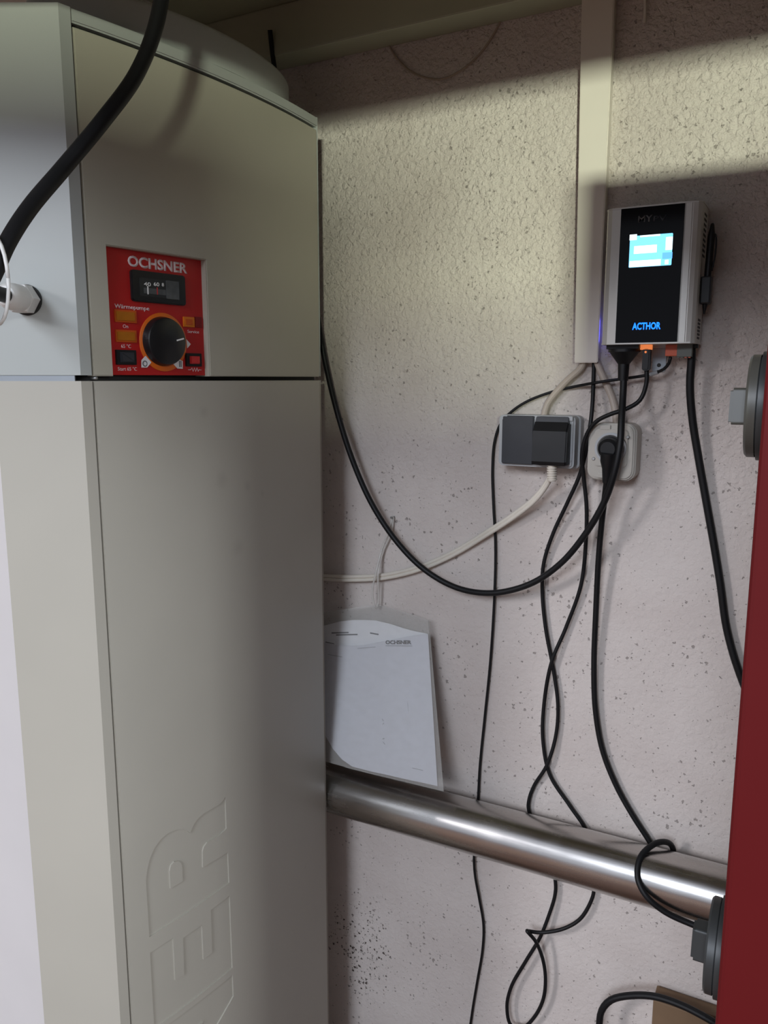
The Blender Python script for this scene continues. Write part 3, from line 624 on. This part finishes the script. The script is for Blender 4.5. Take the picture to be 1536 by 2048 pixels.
# ------------------------------------------------------------------ cords of the controller
oc = thing('output_cord', 'black cord sagging in a wide curve from the display box to the boiler', 'cable', (wl(1247, 700, un).x, -un, DZ0-.006))
p = wl(1249, 697, un)
build('plug', lathe([(0, .0235), (.004, .0235), (.005, .021), (.022, .0085), (.024, .0085), (.047, .0075)], (p.x, -un, DZ0-.006), (0, 0, -1), 24), M['blackpl'], oc, 'auto')
OC = [(1248, 745, un), (1246, 790, .05), (1243, 840, .066), (1240, 890, .076), (1229, 945, .078), (1208, 1005, .07), (1168, 1072, .06), (1120, 1128, .05), (1060, 1168, .042), (985, 1186, .036), (915, 1176, .032), (850, 1140, .032), (795, 1085, .034), (745, 1010, .038), (705, 920, .042), (672, 815, .047), (650, 720, .052), (636, 640, .058), (620, 560, .06), (600, 480, .06)]
build('cord', tube(px_cable(OC, 0, 0), .0052, 12), M['rubber'], oc, True)

nw = thing('network_cable', 'thin black network cable looping down from the trunking and back to the display box', 'cable', (wl(1293, 735, un).x, -un, DZ0-.02))
p = wl(1293, 700, un+.006)
build('plug', prism(rrect(p.x-.0055, p.x+.0055, DZ0-.038, DZ0-.004, .004), lambda a, b_, d: (a, -d, b_), un-.006, un+.008, .002), M['blackpl'], nw)
q = wl(1291, 704, un+.009); build('plug_light', lathe([(0, .0017), (.0006, .0012)], (q.x, -un-.008, q.z), (0, -1, 0), 12), M['ledo'], nw)
NW = [(1293, 738, un), (1293, 765, .043), (1280, 800, .045), (1252, 818, .052), (1222, 828, .056), (1194, 842, .054), (1177, 862, .050), (1167, 890, .046), (1164, 915, .042), (1168, 960, .032), (1173, 1010, .026), (1172, 1080, .018), (1162, 1170, .012), (1132, 1255, .010), (1103, 1325, .014), (1088, 1410, .009), (1086, 1480, .008), (1100, 1550, .008), (1140, 1612, .008), (1172, 1660, .008)]
pts = px_cable(NW, 0, 0)
LOW = [(1188, 1780, .010), (1183, 1800, .012), (1160, 1838, .016), (1125, 1858, .022), (1080, 1865, .030), (1056, 1862, .040), (1054, 1862, .046), (1072, 1884, .034), (1086, 1920, .026), (1091, 1960, .022), (1086, 2000, .02), (1068, 2035, .02), (1045, 2055, .02), (1022, 2050, .02), (1014, 2015, .02), (1022, 1975, .02), (1050, 1925, .02), (1080, 1875, .018), (1098, 1830, .014), (1110, 1790, .011), (1111, 1765, .010)]
pts += [wl(1190, 1720, .007)] + px_cable(LOW, 0, 0) + [wl(1098, 1700, .007)]
UPC = [(1058, 1622, .008), (1058, 1600, .008), (1068, 1572, .008), (1094, 1530, .013), (1112, 1470, .009), (1116, 1410, .009), (1106, 1335, .008), (1092, 1260, .008), (1085, 1190, .008), (1087, 1130, .010), (1105, 1070, .014), (1135, 1005, .02), (1160, 948, .028), (1176, 880, .034), (1184, 820, .028), (1187, 760, .016), (1188, 722, .010), (1188, 690, .010)]
pts += px_cable(UPC, 0, 0)
build('cord', tube(pts, .0033, 10, .005), M['rubber'], nw, True)

sn = thing('sensor_cable', 'very thin black cable arching from an orange connector, then straight down the wall', 'cable', (wl(1344, 700, un).x, -un, DZ0-.018))
p = wl(1344, 700, un); build('connector', box(p.x-.0085, p.x+.0085, -un-.006, -un+.006, DZ0-.017, DZ0-.0005, .0008), M['socko'], sn)
SC = [(1341, 714, un), (1338, 726, .04), (1328, 738, .035), (1312, 745, .030), (1290, 751, .026), (1250, 757, .020), (1200, 764, .026), (1150, 773, .008), (1100, 785, .006), (1050, 805, .006), (1018, 828, .006), (1000, 850, .005), (989, 885, .005), (985, 940, .005), (987, 1010, .006), (991, 1090, .006), (989, 1190, .008), (981, 1320, .006), (970, 1430, .006), (960, 1530, .006), (956, 1600, .007)]
pts = px_cable(SC, 0, 0) + [wl(951, 1660, .007)] + px_cable([(948, 1716, .010), (950, 1750, .010), (959, 1800, .008), (967, 1850, .006), (965, 1900, .006), (955, 1960, .006), (945, 2020, .006), (936, 2090, .006), (930, 2200, .006)], 0, 0)
build('cord', tube(pts, .0024, 8, .006), M['rubber'], sn, True)
a, b_ = wl(1316, 744, .031), wl(1300, 749, .0275); build('joint_sleeve', lathe([(0, .0032), ((a-b_).length, .0032)], b_, a-b_, 12), M['grey'], sn, 'auto')

rc = thing('load_cord', 'black cord hanging from the grey terminal block towards the red door', 'cable', (wl(1380, 700, un-.01).x, -un, DZ0-.003))
RC = [(1384, 685, .034), (1383, 720, .034), (1380, 770, .032), (1385, 840, .026), (1397, 915, .02), (1412, 1000, .016), (1428, 1090, .014), (1441, 1170, .013), (1453, 1255, .012), (1475, 1335, .012), (1510, 1420, .012), (1560, 1500, .012)]
build('cord', tube(px_cable(RC, 0, 0), .0058, 12), M['rubber'], rc, True)
p = wl(1388, 693, .034); build('entry', box(p.x-.006, p.x+.006, -.040, -.028, DZ0-.006, DZ0, .001), M['blackpl'], rc)

# feed cables out of the trunking
for pts, lab, in (([(1172, 715, .010), (1163, 735, .010), (1138, 758, .009), (1112, 785, .009), (1095, 808, .009), (1088, 832, .010), (1086, 845, .010)], 'beige cable curving from the trunking to the double socket'), ([(1190, 715, .010), (1198, 735, .010), (1210, 762, .011), (1224, 795, .012), (1231, 825, .014), (1233, 855, .016)], 'beige cable curving from the trunking to the single socket')):
    o = build('feed_cable', tube(px_cable(pts, 0, 0), .0055, 12), M['beige']); tag(o, lab, 'cable', 'beige feed cables below the trunking')

# cord lying in an arch at the lower right
LC = [(1196, 2120, .05), (1198, 2060, .05), (1203, 2022, .05), (1222, 2000, .05), (1262, 1991, .05), (1310, 1993, .052), (1360, 2009, .056), (1410, 2034, .062), (1460, 2065, .062), (1520, 2105, .062)]
o = build('loose_cord', tube(px_cable(LC, 0, 0), .0058, 12), M['rubber']); tag(o, 'black cord arching over the brown carton at lower right', 'cable')

# ------------------------------------------------------------------ documents in a clear sleeve
def sl(x, y, off=0.0):                     # leaning plane: close to the wall above, out over the pipe below
    n = .016 + .088*max(0, (y-1200)/380) + off; return wl(x, y, n)
def sheet(top, bot, off, name, m, par, thick=.0006, nrow=14, curl=0.0, lift=0.0):
    """sheet between an upper and lower pixel polyline with matching columns"""
    bm = bmesh.new(); rows = []
    for j in range(nrow+1):
        t = j/nrow; row = []
        for a, b_ in zip(top, bot): row.append(bm.verts.new(sl(a[0]+(b_[0]-a[0])*t, a[1]+(b_[1]-a[1])*t, off+curl*sin(pi*t)+lift*max(0, 1-t*3)**2)))
        rows.append(row)
    for r0, r1 in zip(rows, rows[1:]):
        for i in range(len(r0)-1): bm.faces.new((r0[i], r1[i], r1[i+1], r0[i+1]))
    ex = bmesh.ops.extrude_face_region(bm, geom=bm.faces[:])
    for v in ex['geom']:
        if isinstance(v, bmesh.types.BMVert): v.co.y += thick
    bmesh.ops.recalc_face_normals(bm, faces=bm.faces[:])
    return build(name, bm, m, par, 'auto')
slv = thing('document_sleeve', 'clear plastic sleeve with papers hanging by a strap above the pipe', 'sleeve', sl(757, 1215))
TOPS = [(590, 1234), (650, 1224), (705, 1216), (745, 1210), (757, 1209), (790, 1218), (825, 1229), (857, 1240)]
BOTS = [(590, 1508), (650, 1523), (705, 1538), (748, 1549), (762, 1552), (800, 1561), (845, 1572), (887, 1582)]
sheet(TOPS, BOTS, .0075, 'front_film', M['film'], slv, .0003)
sheet(TOPS, BOTS, -.0035, 'back_film', M['film'], slv, .0003)
build('seam', tube([sl(857, 1240, .003), sl(872, 1411, .003), sl(887, 1582, .003)], .0012, 6), M['film'], slv, True)
build('seam', tube([sl(690, 1534, .003), sl(762, 1552, .003), sl(887, 1582, .003)], .0012, 6), M['film'], slv, True)
hk = wl(786, 1033, .006)
st_ = [hk, wl(777, 1060, .010), wl(762, 1105, .012), wl(752, 1145, .026), wl(745, 1180, .027), wl(747, 1205, .024), wl(752, 1216, .021), wl(756, 1208, .018), wl(757, 1180, .020), wl(756, 1150, .025), wl(764, 1110, .010), wl(783, 1062, .008), hk+Vector((.001, 0, -.001))]
build('hanging_strap', tube(st_, .0020, 8, .005), M['strap'], slv, True)
build('nail', lathe([(0, .0012), (.012, .0012), (.0125, .0022), (.0135, .0022)], (hk.x, 0, hk.z-.001), (0, -1, 0), 10), M['steelscrew'], slv, 'auto')
RT = [(590, 1268), (620, 1258), (650, 1251), (680, 1243), (706, 1240), (730, 1240), (751, 1241), (781, 1248), (805, 1256), (827, 1262), (856, 1268)]
RB = [(590, 1420), (620, 1450), (651, 1472), (666, 1498), (684, 1519), (704, 1533), (742, 1543), (775, 1550), (805, 1557), (838, 1564), (875, 1572)]
o = sheet(RT, RB, -.0015, 'paper_sheet', M['paper'], None, curl=.0); tag(o, 'white printed sheet with arched top edge behind the other sheet in the sleeve', 'paper', 'papers in the clear sleeve'); rs = o
FT = [(590, 1262), (620, 1272), (650, 1285), (680, 1291), (706, 1292), (730, 1290), (751, 1286), (781, 1280), (812, 1274), (835, 1270), (856, 1268)]
o = sheet(FT, RB, .0006, 'paper_sheet', M['paper2'], None, lift=.005); tag(o, 'front white sheet with grey letterhead in the clear sleeve', 'paper', 'papers in the clear sleeve'); fs = o
def bars(par, lst, off, m):
    for x0, y0, x1, y1, h in lst:
        bm = bmesh.new(); v = [sl(x0, y0-h/2, off), sl(x1, y1-h/2, off), sl(x1, y1+h/2, off), sl(x0, y0+h/2, off)]
        a = [bm.verts.new(p) for p in v]; b_ = [bm.verts.new(p+Vector((0, .0003, 0))) for p in v]
        bm.faces.new(a); bm.faces.new(b_[::-1])
        for i in range(4): bm.faces.new((a[i], b_[i], b_[(i+1) % 4], a[(i+1) % 4]))
        bmesh.ops.recalc_face_normals(bm, faces=bm.faces[:]); build('print_line', bm, m, par)
bars(rs, [(663, 1266, 697, 1265, 2.6), (672, 1270, 715, 1269, 2.6), (740, 1266, 757, 1269, 2.6), (651, 1284, 668, 1288, 2)], -.0009, M['ink'])
bars(fs, [(656, 1309, 684, 1314, 1.6)], .0046, M['inkl']); bars(fs, [(771, 1291.5, 824, 1292, 1.3), (715, 1297, 751, 1294, 1.2)], .0062, M['inkl'])
bars(fs, [(815, 1405, 817, 1425, 3), (764, 1438, 767, 1442, 2), (765, 1449, 768, 1446, 2), (765, 1478, 769, 1477, 2), (766, 1484, 770, 1489, 2), (824, 1536, 846, 1541, 1)], .0010, M['inkl'])
build('letterhead', text_bm('OCHSNER', 7.5, lambda p, q, d: sl(771+p, 1288-q, .0066+d), .03, 51, .0002), M['ink'], fs)

# ------------------------------------------------------------------ red door at the right edge
rx, ry0, ry1, rzt = -.0285, -.748, -.645, 2.042
rd = thing('red_door', 'shade-darkened red metal door standing open at the right edge with two grey latches', 'door', (rx+.3, -.7, 0))
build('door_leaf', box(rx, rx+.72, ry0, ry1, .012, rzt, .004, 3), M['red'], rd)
def dial(zc, m1, m2, y=-.690):
    fl_ = build('latch_flange', lathe([(0, .037), (.005, .037), (.0055, .0335), (.011, .0325), (.012, .0305), (.012, .002)], (rx+.0005, y, zc), (-1, 0, 0), 48), m2, rd, 'auto')
    build('latch_ring', lathe([(.0055, .035), (.0105, .035), (.012, .0335), (.012, .026), (.0115, .026)], (rx, y, zc), (-1, 0, 0), 48, False), m1, fl_, 'auto')
    build('latch_knob', prism(rrect(-.008, .008, -.0125, .0125, .002), lambda a, b_, d: (rx-d, y+a+b_*.15, zc+b_), .0118, .0235, .002), m1, fl_)
def dz_at(py):                             # height of a latch seen at picture row py
    r = ray(1470, py); t = (-.69-CAM.y)/r.y; return (CAM+r*t).z
dial(dz_at(812), M['dial'], M['dial2']); dial(dz_at(1902), M['dial2'], M['dial2'])  # lower latch all in the darker plastic, its shade put into the colour

# ------------------------------------------------------------------ carton, odd wires
cbz = wl(1308, 2003, .05).z
ct = thing('carton', 'flat brown cardboard carton standing against the wall at lower right', 'carton', (.02, -.024, 0))
cx0 = wl(1308, 2003, .03).x
build('carton_body', box(cx0, cx0+.36, -.042, -.004, 0, cbz-.004, .002), M['card'], ct)
build('carton_flap', box(cx0+.002, cx0+.358, -.034, -.012, cbz-.004, cbz-.001), M['card'], ct)
o = build('old_wire', tube(px_cable([(770, 70), (780, 95), (795, 118), (820, 142), (850, 155), (885, 158), (920, 142), (950, 118), (975, 88), (992, 60), (1004, 35), (1012, 8)], .004, 0), .0016, 8), M['wire']); tag(o, 'thin beige wire drooping in a loop below the ceiling batten', 'wire')
o = build('wire_end', tube(px_cable([(1291, -70), (1290, -10), (1290, 20), (1289, 46)], .006, 0), .0022, 8), M['trunk']); tag(o, 'short cream wire end dangling at the top right of the trunking', 'wire')
o = build('black_lead', tube(px_cable([(540, 60, .07), (545, 108, .06), (549, 135, .06), (556, 190, .055), (565, 260, .05), (572, 360, .05), (575, 460, .05)], .05, 0), .0042, 8), M['rubber']); tag(o, 'black lead dropping behind the grey lid of the boiler', 'cable')
